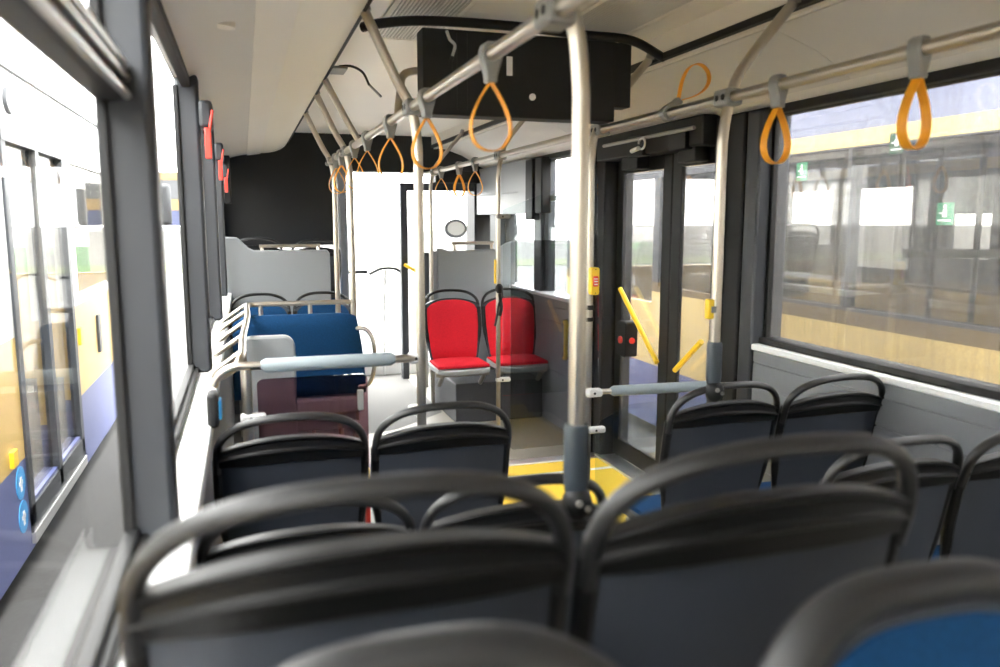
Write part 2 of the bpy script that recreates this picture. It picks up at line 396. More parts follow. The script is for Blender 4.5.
# ------------------------------------------------------------------ seats
HW = 0.205
def yb(z): return 0.20*(0.95 - z)*1.0        # backrest leans: lower part further forward
def ztop(x): return 0.907 - 0.045*abs(x/HW)**2.4
def wrap(x): return 0.035*(abs(x)/HW)**2.5
def wid(z):
    t = max(0, min(1, (z-0.42)/0.45)); return HW*(0.80 + 0.20*min(1, t*1.6)**0.8)
def make_seat(fabric, leg_to=0.0, shellmat=None):
    sm = shellmat or PLAST
    t = empty('bus_seat', (0, 0, 0))
    # back shell
    def P(u, v, off, top=0.0):
        z = 0.42 + v*(ztop((u*2-1)*HW)-0.42-top)
        x = (u*2-1)*wid(z)
        return Vector((x, yb(z)+wrap(x)+off - 0.02*math.sin(math.pi*v)*(1-abs(u*2-1)**2)*0, z))
    MB().slab(lambda u, v: P(u, v, 0.0), lambda u, v: P(u, v, 0.022), 16, 12).build('backrest', sm, t, 0.004)
    # black rims along both flanks
    for s in (-1, 1):
        rim = MB()
        pts = []
        for k in range(13):
            z = 0.50 + k/12*0.345; x = s*(wid(z)-0.006); pts.append((x, yb(z)+wrap(x)+0.010, z))
        rim.tube(pts, 0.013, 8, radii=[0.006+0.010*min(1, k/5) for k in range(13)])
        rim.build('rim', BLACKP, t)
    # black top panel with a ridge, on the rear face
    prof = [(0.0, 0.0), (0.05, -0.008), (0.42, -0.009), (0.50, -0.020), (0.58, -0.010), (0.85, -0.006), (0.93, -0.014), (1.0, -0.010)]
    def TP(u, j):
        x = (u*2-1)*HW; e = abs(u*2-1)**2.2
        zb_ = 0.822 + 0.012*(1-e); z = zb_ + prof[j][0]*(ztop(x)+0.006-zb_)
        return Vector((x*1.0, yb(z)+wrap(x)+prof[j][1]-0.001, z))
    nU, nV = 18, len(prof)-1
    MB().slab(lambda u, v: TP(u, int(round(v*nV))), lambda u, v: TP(u, int(round(v*nV)))+Vector((0, 0.021-prof[int(round(v*nV))][1], 0)), nU, nV).build('top_panel', BLACKP, t, 0.002)
    # arch handle
    pts = []
    N = 30
    for k in range(N+1):
        a = math.pi*k/N; c, s_ = math.cos(a), math.sin(a)
        x = -HW*math.copysign(abs(c)**(2/2.5), c)*0.985; z = 0.845 + 0.125*abs(s_)**(2/2.5)
        pts.append((x, yb(z)+wrap(x)*1.0-0.002, z))
    pts = [(pts[0][0], yb(0.81)+wrap(HW), 0.81)] + pts + [(pts[-1][0], yb(0.81)+wrap(HW), 0.81)]
    MB().tube(pts, 0.012, 12, flat=(0.0105, 0.0135)).build('handle', HANDLE, t)
    # cushions
    def C(u, v, off):
        c_ = u*2-1; z = 0.47 + v*(0.902 - 0.052*abs(c_)**2.6 - 0.47); x = c_*(wid(z)-0.012)
        b = 0.020*(1-abs(c_)**4)*(1-abs(2*v-1)**6)
        return Vector((x, yb(z)+wrap(x)*0.8+0.020+off*(0.25+b/0.020), z))
    MB().slab(lambda u, v: C(u, v, 0.0), lambda u, v: C(u, v, 0.022), 16, 14).build('back_cushion', fabric, t, 0.004)
    # seat pan and cushion
    def SP(u, v, dz):
        c_ = u*2-1; y = 0.10 + v*0.34; x = c_*(HW-0.005)*(0.93+0.07*math.sin(math.pi*min(1, v*1.1)))
        return Vector((x, y - 0.02*abs(c_)**3*v, 0.440 + 0.012*abs(c_)**3 - 0.012*v*v*v + dz))
    MB().slab(lambda u, v: SP(u, v, 0.0), lambda u, v: SP(u, v, -0.035), 12, 8).build('seat_pan', sm if fabric is not RED else GREYP, t, 0.006)
    def SC(u, v, top):
        c_ = u*2-1; y = 0.105 + v*0.31; x = c_*(HW-0.022)
        return Vector((x, y, 0.441 + top*(0.022 + 0.018*(1-abs(c_)**4)*(1-abs(2*v-1)**6))))
    MB().slab(lambda u, v: SC(u, v, 1), lambda u, v: SC(u, v, 0), 12, 10).build('seat_cushion', fabric, t, 0.003)
    # frame and legs
    MB().box(-0.19, 0.19, 0.16, 0.20, 0.375, 0.408).box(-0.19, 0.19, 0.34, 0.38, 0.375, 0.408).build('seat_frame', STEELD, t, 0.005)
    for sx in (-0.15, 0.15):
        MB().tube([(sx, 0.38, 0.38), (sx, 0.28, leg_to+0.0)], 0.016, 10).build('leg', STEELD, t)
    return t

def put(proto, x, y, z, rz, label, group=None, first=set()):
    o = copy_tree(proto)
    o.location = (x, y, z); o.rotation_euler = (0, 0, rz)
    tag(o, label, 'seat', group)
    return o
pb = make_seat(BLUE)
# near rows, seen from behind
SE = [
 (0.105, 2.2, 0.0, 'dark seat back with arched handle by the left window, before the pale padded rail'),
 (0.54, 2.2, 0.0, 'dark aisle-side seat back below the pole that bears the left padded rail'),
 (0.10, 1.5, 0.0, 'dark bus seat by the left window, mostly hidden behind the big blurred seat back'),
 (0.53, 1.5, 0.0, 'dark aisle seat back whose handle carries the sleeved foot of the central thick pole'),
 (1.50, 2.2, 0.0, 'dark seat back right of the aisle whose handle carries the right pole sleeve'),
 (1.94, 2.2, 0.0, 'dark seat back against the grooved grey right wall, beside the seat with the pole'),
 (1.53, 1.5, 0.0, 'dark seat back at right, partly behind the large blurred handle on its left'),
 (1.97, 1.5, 0.0, 'dark seat back cut off by the right edge of the photo'),
 (0.10, 0.705, 0.29, 'largest blurred dark seat back next to the left window, on the raised rear platform'),
 (0.56, 0.71, 0.288, 'large blurred dark seat back at centre right, on the raised rear platform'),
]
for i, (x, y, z, lab) in enumerate(SE):
    if i == 0:
        o = pb; o.location = (x, y, z); tag(o, lab, 'seat', 'forward-facing seats seen from behind')
    else:
        o = put(pb, x, y, z, 0, lab, 'forward-facing seats seen from behind')
        if i >= 8: o.scale = (1.05, 1, 1)
# blue seats by the left partition
put(pb, 0.09, 6.0, 0.0, math.pi, 'blue seat facing the rear before the left grey partition, window side', 'rear-facing blue seats at the left partition')
put(pb, 0.53, 6.0, 0.0, math.pi, 'blue seat facing the rear before the left grey partition, aisle side', 'rear-facing blue seats at the left partition')
# red seats
pr = make_seat(RED, leg_to=0.30)
pr.scale = (1.05, 1, 1); pr.location = (1.475, 5.9, 0.0); pr.rotation_euler = (0, 0, math.pi); tag(pr, 'bright red plush seat nearer the aisle, facing the rear', 'seat', 'red priority seats')
put(pr, 1.93, 5.9, 0.0, math.pi, 'bright red plush seat behind the clear screen and thin pole', 'red priority seats')
mb = MB(); mb.box(1.445, 2.13, 5.62, 6.38, 0.0, 0.30); o = mb.build('wheel_arch_podium', DARKG, None, 0.01); tag(o, 'dark grey boxed podium under the two red seats', 'podium')

# nearest two seats: rear-facing, thick rim directly over blue cloth
def near_seat(x, y, z, lab):
    t = empty('bus_seat', (x, y, z), math.pi); tag(t, lab, 'seat', 'rear-facing seats closest to the camera')
    W_ = 0.205
    def zt(c_): return 0.93 - 0.12*abs(c_)**3
    def P(u, v, off):
        c_ = u*2-1; zz = 0.42 + v*(zt(c_)-0.42)
        return Vector((c_*W_*(0.84+0.16*min(1, v*1.5)), 0.20*(0.93-zz)+0.03*abs(c_)**3+off, zz))
    MB().slab(lambda u, v: P(u, v, 0), lambda u, v: P(u, v, 0.02), 16, 12).build('backrest', PLAST, t, 0.004)
    pts = []
    for k in range(41):
        a = math.pi*k/40; c_ = -math.cos(a); cc = math.copysign(abs(c_)**0.85, c_)
        q = P((cc+1)/2, 1.0, 0.004); pts.append(q)
    lo = [P(0, v, 0.004) for v in (0.3, 0.5, 0.7, 0.85)]; hi = [P(1, v, 0.004) for v in (0.85, 0.7, 0.5, 0.3)]
    MB().tube(lo+pts+hi, 0.02, 14, flat=(0.020, 0.028)).build('rim', HANDLE, t)
    def C(u, v, off):
        c_ = u*2-1; zz = 0.47 + v*(zt(c_*0.95)-0.02-0.47)
        b = (1-abs(c_)**4)*(1-abs(2*v-1)**6)
        return Vector((c_*0.19, 0.20*(0.93-zz)+0.03*abs(c_)**3+0.018+off*(0.3+b), zz))
    MB().slab(lambda u, v: C(u, v, 0), lambda u, v: C(u, v, 0.016), 16, 14).build('back_cushion', BLUE, t, 0.003)
    MB().box(-0.2, 0.2, 0.10, 0.46, 0.40, 0.44).build('seat_pan', PLAST, t, 0.015)
    MB().box(-0.185, 0.185, 0.11, 0.45, 0.44, 0.47).build('seat_cushion', BLUE, t, 0.012)
    for sx in (-0.15, 0.15): MB().tube([(sx, 0.3, 0.40), (sx, 0.25, 0.06)], 0.016, 10).build('leg', STEELD, t)
    return t
near_seat(0.102, 0.53, 0.260, 'blurred top of a dark seat at the bottom edge, left of the blue cloth seat')
near_seat(0.555, 0.53, 0.250, 'blurred seat with thick dark rim over blue cloth, bottom right corner')

# bench, folding pad
t = empty('folding_bench', (0.262, 4.36, 0.0)); tag(t, 'wide blue plush bench backrest facing the rear, in the left bay', 'bench')
def BB(u, v, off):
    c_ = u*2-1; z = 0.56 + v*(0.445 - 0.02*abs(c_)**8); x = c_*(0.345 - 0.045*(v**2)*(1 if c_ > 0 else 0.2))
    return Vector((x, -off*(0.4+0.6*(1-abs(c_)**6)*(1-abs(2*v-1)**8)), z))
MB().slab(lambda u, v: BB(u, v, 0), lambda u, v: BB(u, v, 0.06), 20, 14).build('back_cushion', BLUE, t, 0.006)
MB().box(-0.31, 0.29, 0.0, 0.03, 0.36, 0.96).build('backrest', GREYP, t, 0.01)
MB().box(-0.30, 0.31, -0.045, 0.0, 0.45, 0.55).build('seat', GREYP, t, 0.02)
MB().box(-0.30, -0.27, -0.05, 0.02, 0.0, 0.40).build('leg', STEELD, t); MB().box(0.27, 0.30, -0.05, 0.02, 0.0, 0.40).build('leg', STEELD, t)
MB().tube(bez([(0.28, -0.02, 0.92), (0.35, -0.04, 0.91), (0.385, -0.06, 0.84), (0.385, -0.06, 0.70), (0.35, -0.05, 0.61), (0.28, -0.02, 0.60)]), 0.0115, 10).build('armrest', STEEL, t)

t = empty('wheelchair_backrest', (0.06, 3.6, 0.0)); tag(t, 'grey padded backrest panel with rounded corner behind the ladder-like guard rail', 'backrest')
def rrect(x0, x1, z0, z1, r, n=6):
    pts = []
    for cx, cz, a0 in ((x1-r, z1-r, 0), (x0+r, z1-r, 90), (x0+r, z0+r, 180), (x1-r, z0+r, 270)):
        for k in range(n+1):
            a = math.radians(a0+90*k/n); pts.append((cx+r*math.cos(a), cz+r*math.sin(a)))
    return pts
MB().prism(rrect(-0.10, 0.135, 0.45, 1.0, 0.05), lambda u, v, w_: (u, w_, v), -0.03, 0.03).build('pad', PARTG, t, 0.01)
MB().box(-0.06, 0.09, 0.03, 0.06, 0.0, 0.9).build('support', DARKG, t, 0.005)

# partitions
t = empty('seat_partition', (0.25, 6.42, 0.0)); tag(t, 'grey partition panel with a raised corner by the left window', 'partition')
MB().prism([(-0.41, 0.3), (0.39, 0.3), (0.39, 1.24), (0.37, 1.27), (-0.18, 1.27), (-0.22, 1.29), (-0.30, 1.37), (-0.41, 1.375)], lambda u, v, w_: (u, w_, v), 0, 0.04).build('panel', PARTG, t, 0.012)
MB().box(-0.41, 0.39, 0.0, 0.04, 0.0, 0.3).build('base', DARKG, t)
MB().tube([(-0.14, 0.05, 1.30), (0.32, 0.05, 1.30)], 0.014, 10).tube([(-0.12, 0.05, 1.30), (-0.12, 0.02, 1.2)], 0.012, 8).tube([(0.30, 0.05, 1.30), (0.30, 0.02, 1.2)], 0.012, 8).build('rail', STEEL, t)
t = empty('seat_partition', (1.9, 6.42, 0.0)); tag(t, 'grey partition panel behind the red seats, steel rail on top', 'partition')
MB().prism([(-0.40, 0.3), (0.28, 0.3), (0.28, 1.33), (0.20, 1.31), (0.12, 1.26), (-0.30, 1.25), (-0.36, 1.27), (-0.40, 1.27)], lambda u, v, w_: (u, w_, v), 0, 0.04).build('panel', PARTG, t, 0.012)
MB().box(-0.46, 0.28, 0.0, 0.04, 0.0, 0.3).build('base', WALLG, t)
MB().box(-0.46, -0.40, -0.02, 0.04, 0.3, 1.25).build('post', WALLG, t, 0.01)
MB().tube([(-0.26, 0.05, 1.31), (0.10, 0.05, 1.31)], 0.014, 10).tube([(-0.24, 0.05, 1.31), (-0.24, 0.02, 1.2)], 0.012, 8).tube([(0.08, 0.05, 1.31), (0.08, 0.02, 1.2)], 0.012, 8).build('rail', STEEL, t)
# seats beyond the partitions, forward-facing fronts of the cab side
put(pb, 0.10, 6.95, 0.38, 0, 'dark seat arch peeking over the left partition, window side', 'seats beyond the partitions')
put(pb, 0.58, 6.95, 0.36, 0, 'dark seat arch peeking over the left partition, aisle side', 'seats beyond the partitions')
mb = MB(); mb.box(-0.15, 0.82, 6.6, 7.2, 0.0, 0.36); o = mb.build('seat_podium', DARKG, None, 0.01); tag(o, 'dark podium hidden behind the left grey partition', 'podium')

# ------------------------------------------------------------------ rails and poles
def wclamp(par, cx, cy, cz, hx, hy, hz, m=None):
    c = MB().box(cx-hx, cx+hx, cy-hy, cy+hy, cz-hz, cz+hz).build('clamp', m or CLAMPW, par, min(hx, hy, hz)*0.7, seg=3)
    MB().cyl((cx-hx*0.15, cy-hy-0.002, cz), (cx-hx*0.15, cy-hy+0.002, cz), 0.0055, 12).build('screw', RUB, c)
    return c
def rail(x, y0, y1, label):
    o = MB().tube([(x, y0, 1.87), (x, y1, 1.87)], 0.0165, 16).build('overhead_rail', STEEL); tag(o, label, 'grab rail'); return o
rail(0.55, -1.5, 5.5, 'steel overhead rail over the left seats running to the front')
rail(1.43, -1.5, 6.6, 'steel overhead rail over the right seats running to the front')
def pole(x, y, z0, lean, label, boot=None, xtop=None, r=0.0165, top=2.16, kick=0.0):
    t = empty('grab_pole', (x, y, z0)); tag(t, label, 'grab pole')
    xr = 0.55 if x < 1 else 1.43
    xt = xtop
    pts = [(0, 0, 0), (0, 0, 1.45-z0), (0, 0, 1.66-z0), (lean*0.002, 0, 1.76-z0), (lean*0.022, 0, 1.87-z0), ((xr-x)*0.8+lean*0.06, 0, 1.97-z0), (xt-x, 0, top+0.02-z0)]
    MB().tube(bez(pts, 8), r, 16).build('pole', STEEL, t)
    # rail clamp
    cl = MB().box(xr-x-0.026, xr-x+0.032, -0.040, 0.040, 1.87-z0-0.026, 1.87-z0+0.026).build('clamp', HOLD, t, 0.010, seg=3)
    for dy in (-0.014, 0.014): MB().cyl((xr-x-0.0245, dy*1.2, 1.87-z0), (xr-x-0.0275, dy*1.2, 1.87-z0), 0.009, 12).build('screw', RUB, cl)
    MB().cyl((xt-x, 0, top-0.0-z0), (xt-x+lean*0.01, 0, top+0.03-z0), 0.03).build('flange', STEELD, t)
    if boot:
        MB().tube([(0, 0, -0.0), (0, 0, 0.035), (0, 0, 0.14), (0, 0, 0.15)], 0.025, 16, radii=[0.020, 0.025, 0.025, 0.022]).build('sleeve', BOOT, t)
        b = MB(); b.sphere((0, -0.008, -0.01), 0.031, 0.030, 0.036); b.build('boot', BLACKP, t)
        MB().cyl((-0.008, -0.036, 0.0), (-0.008, -0.041, 0.0), 0.007).build('screw', STEELD, t); MB().cyl((0.010, -0.036, -0.012), (0.010, -0.041, -0.012), 0.006).build('screw', STEELD, t)
    else:
        MB().cyl((0, 0, 0.0), (0, 0, 0.02), 0.035).build('flange', STEELD, t)
    return t
pole(0.606, 1.41, 0.955, -1, 'thick central steel pole with a dark sleeve, rising from a seat handle', True, 0.395)
pole(0.57, 2.70, 0.0, -1, 'steel pole clamped to the end of the left pale padded rail', None, 0.395)
pole(0.57, 4.50, 0.0, -1, 'thin steel pole beside the blue bench at the front left', None, 0.395)
pole(0.57, 5.30, 0.0, -1, 'thin steel pole right of the left partition, furthest left of the far poles', None, 0.395)
pole(1.42, 2.20, 0.965, 1, 'steel pole with a dark sleeve on the handle of a right seat', True, 1.665)
pole(1.395, 3.13, 0.0, 1, 'steel pole with the yellow and red stop button by the door', None, 1.665)
pole(1.42, 4.50, 0.0, 1, 'thin steel pole in front of the red seats, tied with a black cord', None, 1.665, r=0.0135)
pole(1.40, 6.18, 0.0, 1, 'thin steel pole left of the red seats beside the right partition', None, 1.665, r=0.015)
# short upper brackets
def bracket(pts, label, r=0.0155):
    o = MB().tube(bez(pts, 8), r, 12).build('ceiling_bracket', STEEL); tag(o, label, 'bracket'); return o
bracket([(0.55, 4.0, 1.885), (0.50, 4.0, 1.97), (0.42, 4.0, 2.12), (0.40, 4.0, 2.16)], 'bent steel bracket from left overhead rail to the left ceiling cove, without a pole below')
bracket([(0.56, 3.0, 1.885), (0.575, 3.03, 1.96), (0.60, 3.10, 2.04), (0.68, 3.2, 2.08), (0.85, 3.25, 2.10), (1.0, 3.25, 2.25)], 'hooked steel bracket rising behind the left side of the black display housing')

# hanging straps
def strap(x, y, label, flip=False, group='orange hanging straps'):
    t = empty('hanging_strap', (x, y, 1.87)); tag(t, label, 'hanging strap', group)
    if flip: t.rotation_euler = (0, math.radians(222), 0)
    # holder: clamp block with a tapered neck
    h = MB()
    h.prism([(-0.022, 0.020), (-0.010, 0.028), (0.010, 0.028), (0.022, 0.020), (0.026, 0.004), (0.024, -0.012), (0.014, -0.045), (0.013, -0.062), (-0.013, -0.062), (-0.014, -0.045), (-0.024, -0.012), (-0.026, 0.004)], lambda u, v, w_: (u, w_, v), -0.017, 0.017)
    h.build('holder', HOLD, t, 0.005)
    # loop: closed ribbon in the lateral plane, its width along the rail
    pts = []
    for k in range(40):
        a = 2*math.pi*k/40
        w_ = 0.056*math.sin(a)*(0.5-0.5*math.cos(a))**0.55*1.12
        z = -0.058 - 0.155*(0.5-0.5*math.cos(a))
        pts.append((w_, z))
    b = MB(); n = len(pts); th = 0.0014; hw = 0.0115
    vs = []
    for i, (x_, z_) in enumerate(pts):
        x2, z2 = pts[(i+1) % n]; x1, z1 = pts[i-1]
        tx, tz = x2-x1, z2-z1; L = math.hypot(tx, tz) or 1; nx, nz = tz/L*th, -tx/L*th
        vs += [(x_+nx, -hw, z_+nz), (x_+nx, hw, z_+nz), (x_-nx, hw, z_-nz), (x_-nx, -hw, z_-nz)]
    fs = []
    for i in range(n):
        j = (i+1) % n
        for k in range(4): fs.append((i*4+k, j*4+k, j*4+(k+1) % 4, i*4+(k+1) % 4))
    b.add(vs, fs); b.build('loop', STRAP, t)
    return t
pst = strap(0.55, 1.80, 'orange strap loop hanging before the black display housing, on the left rail')
def strap_copy(x, y, lab, rz=0.0):
    o = copy_tree(pst); o.location = (x, y, 1.87); o.rotation_euler = (0, 0, rz); o['label'] = lab; return o
strap_copy(0.55, 2.47, 'orange strap loop on the left rail just right of the pole holding the padded rail', 0.15)
strap_copy(0.55, 3.11, 'orange strap loop on the left rail just left of the pole holding the padded rail', 0.1)
strap_copy(0.55, 3.71, 'fourth orange strap loop along the left rail from the camera, before the black header', 0)
strap_copy(0.55, 4.15, 'fifth orange strap loop along the left rail from the camera', 0)
strap_copy(0.55, 4.72, 'sixth orange strap loop along the left rail, left of a far pole', 0.3)
strap_copy(0.55, 4.98, 'furthest orange strap loop on the left rail', -0.3)
strap_copy(1.43, 1.46, 'large orange strap loop at the upper right, nearest on the right rail', 0.25)
strap_copy(1.43, 1.95, 'orange strap loop on the right rail at the corner of the large dusty window', 0.2)
strap_copy(1.43, 5.02, 'far orange strap loop on the right rail, rightmost of the small far three', 0)
strap_copy(1.43, 5.42, 'far orange strap loop on the right rail, middle of the small far three', 0.5)
strap_copy(1.43, 5.95, 'far orange strap loop on the right rail, leftmost of the small far three', 0)
strap(1.43, 2.56, 'orange strap flipped upwards over the right rail, standing above the door', True)

# padded barrier, left
t = empty('padded_barrier', (0.55, 2.68, 0.0)); tag(t, 'left barrier rail with a pale blue-grey foam pad, from pole to window side', 'barrier rail')
MB().tube(bez([(0.0, 0.02, 1.025), (-0.2, 0.0, 1.03), (-0.5, 0, 1.03), (-0.60, 0, 1.03), (-0.65, 0.0, 1.00), (-0.665, 0.0, 0.97)]), 0.014, 12).build('rail', STEEL, t)
MB().tube([(-0.515, 0, 1.03), (-0.50, 0, 1.03), (-0.09, 0, 1.03), (-0.075, 0, 1.03)], 0.022, 16, radii=[0.015, 0.0235, 0.0235, 0.015]).build('pad', PAD, t)
MB().tube([(-0.56, 0, 1.02), (-0.56, 0, 0.0)], 0.015, 12).build('post', STEEL, t)
wclamp(t, 0.005, 0.03, 1.025, 0.0306, 0.0225, 0.0204)
wclamp(t, 0.005, 0.03, 0.84, 0.0306, 0.0225, 0.0170)
wclamp(t, -0.545, 0.0, 0.86, 0.0405, 0.0188, 0.0145)
g = MB().prism(rrect(-0.53, -0.17, 0.30, 0.985, 0.02), lambda u, v, w_: (u, w_, v), 0.0, 0.006).build('screen', GLASSR, t)
MB().box(-0.205, -0.185, -0.006, 0.012, 0.86, 0.93).build('bracket', HOLD, t, 0.003)
# padded barrier, right (by the door)
t = empty('padded_barrier', (1.395, 3.10, 0.0)); tag(t, 'right barrier rail with a pale blue foam pad beside the door', 'barrier rail')
MB().tube([(0.0, 0, 0.765), (0.70, 0, 0.755)], 0.012, 12).build('rail', STEEL, t)
MB().tube([(0.095, 0, 0.764), (0.11, 0, 0.764), (0.62, 0, 0.757), (0.64, 0, 0.757)], 0.022, 16, radii=[0.015, 0.0235, 0.0235, 0.015]).build('pad', PAD, t)
wclamp(t, 0.012, -0.01, 0.765, 0.0360, 0.0210, 0.0187)
wclamp(t, 0.025, -0.01, 0.60, 0.0414, 0.0165, 0.0145)
wclamp(t, 0.01, -0.01, 0.16, 0.0540, 0.0188, 0.0127)
pp = [(0.03, 0.12), (0.66, 0.12), (0.66, 0.70), (0.22, 0.70), (0.17, 0.69), (0.05, 0.635), (0.03, 0.61)]
MB().prism(pp, lambda u, v, w_: (u, w_, v), 0.0, 0.006).build('screen', GLASSC, t)

# glass screen before red seats
t = empty('glass_screen', (1.42, 4.5, 0.0)); tag(t, 'tall clear screen with a curved top on the thin pole before the red seats', 'glass screen')
arc = [(0.03, 1.56)] + [(0.03+0.60*math.sin(a*math.pi/2/8), 1.56+0.20*math.sin(a*math.pi/2/8)**0.9) for a in range(1, 9)]
MB().prism([(0.03, 0.45)] + arc + [(0.66, 0.45)], lambda u, v, w_: (u, w_, v), 0.0, 0.006).build('pane', GLASSC, t)
MB().prism(rrect(0.09, 0.62, 0.10, 1.38, 0.02), lambda u, v, w_: (u, w_, v), 0.03, 0.036).build('smoked_pane', GLASSS, t)
for zz in (1.52, 0.55): wclamp(t, 0.03, 0, zz, 0.045, 0.017, 0.014, HOLD if zz > 1 else CLAMPW)

# guard rail at left wheel arch
t = empty('guard_rail', (0.0, 3.7, 0.0)); tag(t, 'ladder-like steel guard rail along the left window sill', 'guard rail')
MB().tube(bez([(-0.115, -0.93, 0.975), (-0.06, -0.91, 1.0), (-0.025, -0.86, 1.04), (-0.02, -0.5, 1.05), (0.0, 0.2, 1.05), (0.0, 0.70, 1.05), (0.02, 0.77, 1.05), (0.10, 0.78, 1.05), (0.55, 0.78, 1.05)]), 0.0135, 12).build('rail', STEEL, t)
for yy in (-0.75, -0.35, 0.05, 0.45, 0.78):
    MB().tube([(-0.012, yy, 1.045), (-0.10, yy, 0.985), (-0.135, yy, 0.96)], 0.011, 10).build('rung', STEEL, t)
for xx in (0.07, 0.33): MB().tube([(xx, 0.78, 1.05), (xx, 0.80, 0.0)], 0.0115, 10).build('post', STEEL, t)
MB().tube([(-0.02, -0.80, 1.04), (-0.02, -0.80, 0.0)], 0.0115, 10).build('post', STEEL, t)

# display housing hung under the ceiling
t = empty('display_housing', (1.075, 3.0, 2.16)); tag(t, 'black box-shaped display housing hung under the ceiling on a curved black bar', 'display housing')
MB().box(-0.42, 0.36, 0.0, 0.10, -0.27, 0.04).box(0.36, 0.44, 0.02, 0.10, -0.21, 0.04).build('body', BLK, t, 0.004)
for (xa_, xb_) in ((-0.29, -0.283), (-0.25, -0.247), (0.25, 0.252), (-0.42, -0.405)): MB().box(xa_, xb_, -0.005, 0.0, -0.25, 0.03).build('seam', RUB, t)
MB().tube(bez([(-0.63, 0.05, 0.035), (-0.58, 0.0, 0.04), (-0.42, -0.03, 0.055), (-0.1, -0.05, 0.055), (0.2, -0.04, 0.045), (0.42, -0.01, 0.045), (0.60, 0.05, 0.0)]), 0.018, 12).build('hanging_bar', BLACKP, t)
MB().cyl((0.01, -0.006, -0.19), (0.01, 0.0, -0.19), 0.013).build('hole', WHITE, t)
MB().box(-0.095, -0.072, -0.004, 0.0, -0.115, -0.045).build('label_plate', WHITE, t)
MB().tube(bez([(-0.33, -0.01, 0.03), (-0.32, -0.015, 0.0), (-0.30, -0.012, -0.02), (-0.31, -0.012, -0.06)]), 0.006, 8).build('cable', CLAMPW, t)
MB().tube(bez([(-0.31, -0.012, -0.06), (-0.318, -0.012, -0.09), (-0.31, -0.01, -0.13)]), 0.007, 8).build('cable_end', RUB, t)

o = MB().cyl((-0.03, 2.45, 2.032), (-0.028, 2.45, 2.05), 0.032, 20).build('speaker_grille', CEIL); tag(o, 'small round grey grille on the left ceiling side panel', 'grille')
# cables from left cove
t = empty('loose_cable', (0.44, 3.75, 2.18)); tag(t, 'loose cable with a flat grey plug hanging out of the left ceiling cove', 'cable')
MB().tube(bez([(0.0, 0, 0.0), (0.06, 0.05, 0.012), (0.12, 0.12, 0.0), (0.16, 0.2, -0.04)]), 0.006, 8).build('cord', RUB, t)
MB().tube([(0.16, 0.2, -0.04), (0.24, 0.35, -0.07)], 0.006, 8).build('plug', HOLD, t)
MB().box(-0.04, 0.03, -0.06, 0.10, -0.02, -0.008).build('mounting_plate', HOLD, t, 0.003)

# emergency hammers on the left pillars
for (yy, zt, lab) in ((3.13, 1.915, 'red-handled emergency hammer in a dark holder on the nearest left pillar'),
                      (4.74, 1.915, 'red-handled emergency hammer on the second left pillar'),
                      (6.24, 1.90, 'furthest red-handled emergency hammer, left of the black bulkhead')):
    t = empty('emergency_hammer', (-0.13, yy-0.09, zt-0.12)); tag(t, lab, 'emergency hammer', 'emergency hammers')
    MB().box(0.0, 0.045, -0.03, 0.08, 0.02, 0.115).build('holder', FRAMEG, t, 0.012)
    MB().box(0.016, 0.038, -0.045, -0.02, -0.085, 0.02).build('handle', REDP, t, 0.004)
    MB().cyl((0.034, -0.035, 0.015), (0.046, -0.035, 0.08), 0.005).build('head', REDP, t)
t = empty('fire_alarm_panel', (-0.125, 6.32, 1.62)); tag(t, 'narrow dark panel with red tag at the end of the left windows', 'control panel')
MB().box(0.0, 0.05, 0.0, 0.1, 0.0, 0.35).build('body', FRAME, t, 0.008)

# stop buttons
def stopbtn(x, y, z, lab, nx=0.0):
    t = empty('stop_button', (x, y, z)); tag(t, lab, 'stop button', 'yellow stop buttons')
    MB().prism(rrect(-0.019, 0.019, -0.058, 0.058, 0.010, 4), lambda u, v, w_: (u, w_, v), -0.035, 0.0).build('housing', YEL, t, 0.004)
    MB().prism(rrect(-0.012, 0.012, -0.022, 0.022, 0.005, 3), lambda u, v, w_: (u, w_, v), -0.039, -0.034).build('button', REDP, t, 0.002)
    for zz in (-0.05, 0.05): MB().cyl((0, -0.0362, zz), (0, -0.034, zz), 0.0025, 8).build('screw', RUB, t)
    MB().box(-0.008, 0.008, -0.0400, -0.0388, -0.003, 0.002).box(-0.008, 0.008, -0.04, -0.0388, 0.008, 0.013).box(-0.008, 0.008, -0.04, -0.0388, -0.015, -0.010).build('print', WHITE, t)
    return t
stopbtn(1.40, 3.112, 1.245, 'yellow stop button with red centre on the pole at the door')
t = empty('wall_grip', (2.05, 4.78, 0.58)); tag(t, 'yellow vertical grip on the dark wall, seen left of the thick central pole', 'grip')
t.location = (1.93, 4.7, 0.58)
MB().tube([(0, 0, 0.04), (0, -0.02, 0.06), (0, -0.02, 0.26), (0, 0, 0.28)], 0.016, 10).build('bar', YEL, t)
MB().box(-0.01, 0.20, 0.0, 0.02, 0.03, 0.07).box(-0.01, 0.20, 0, 0.02, 0.25, 0.29).build('mount', RUB, t)
t = empty('pole_marker', (1.395, 2.20, 1.19)); tag(t, 'small yellow tab on the side of the right sleeved pole', 'marker')
MB().box(-0.010, 0.012, -0.012, 0.012, 0.0, 0.062).build('tab', YEL, t, 0.004); MB().box(0.0, 0.02, -0.014, 0.014, 0.02, 0.04).build('clip', HOLD, t)
t = empty('pole_clip', (1.395, 3.13, 1.12)); tag(t, 'pair of black cable clips on the pole under the stop button', 'cable clip')
MB().cyl((0, 0, 0), (0, 0, 0.02), 0.021).build('clip', RUB, t); MB().cyl((0, 0, -0.05), (0, 0, -0.033), 0.021).build('clip', RUB, t)
t = empty('door_button', (2.12, 4.24, 0.70)); tag(t, 'black door button box with a round red button', 'door button')
MB().prism(rrect(-0.055, 0.055, 0.0, 0.21, 0.02, 4), lambda u, v, w_: (w_, u, v), -0.02, 0.06).build('box', RUB, t, 0.006)
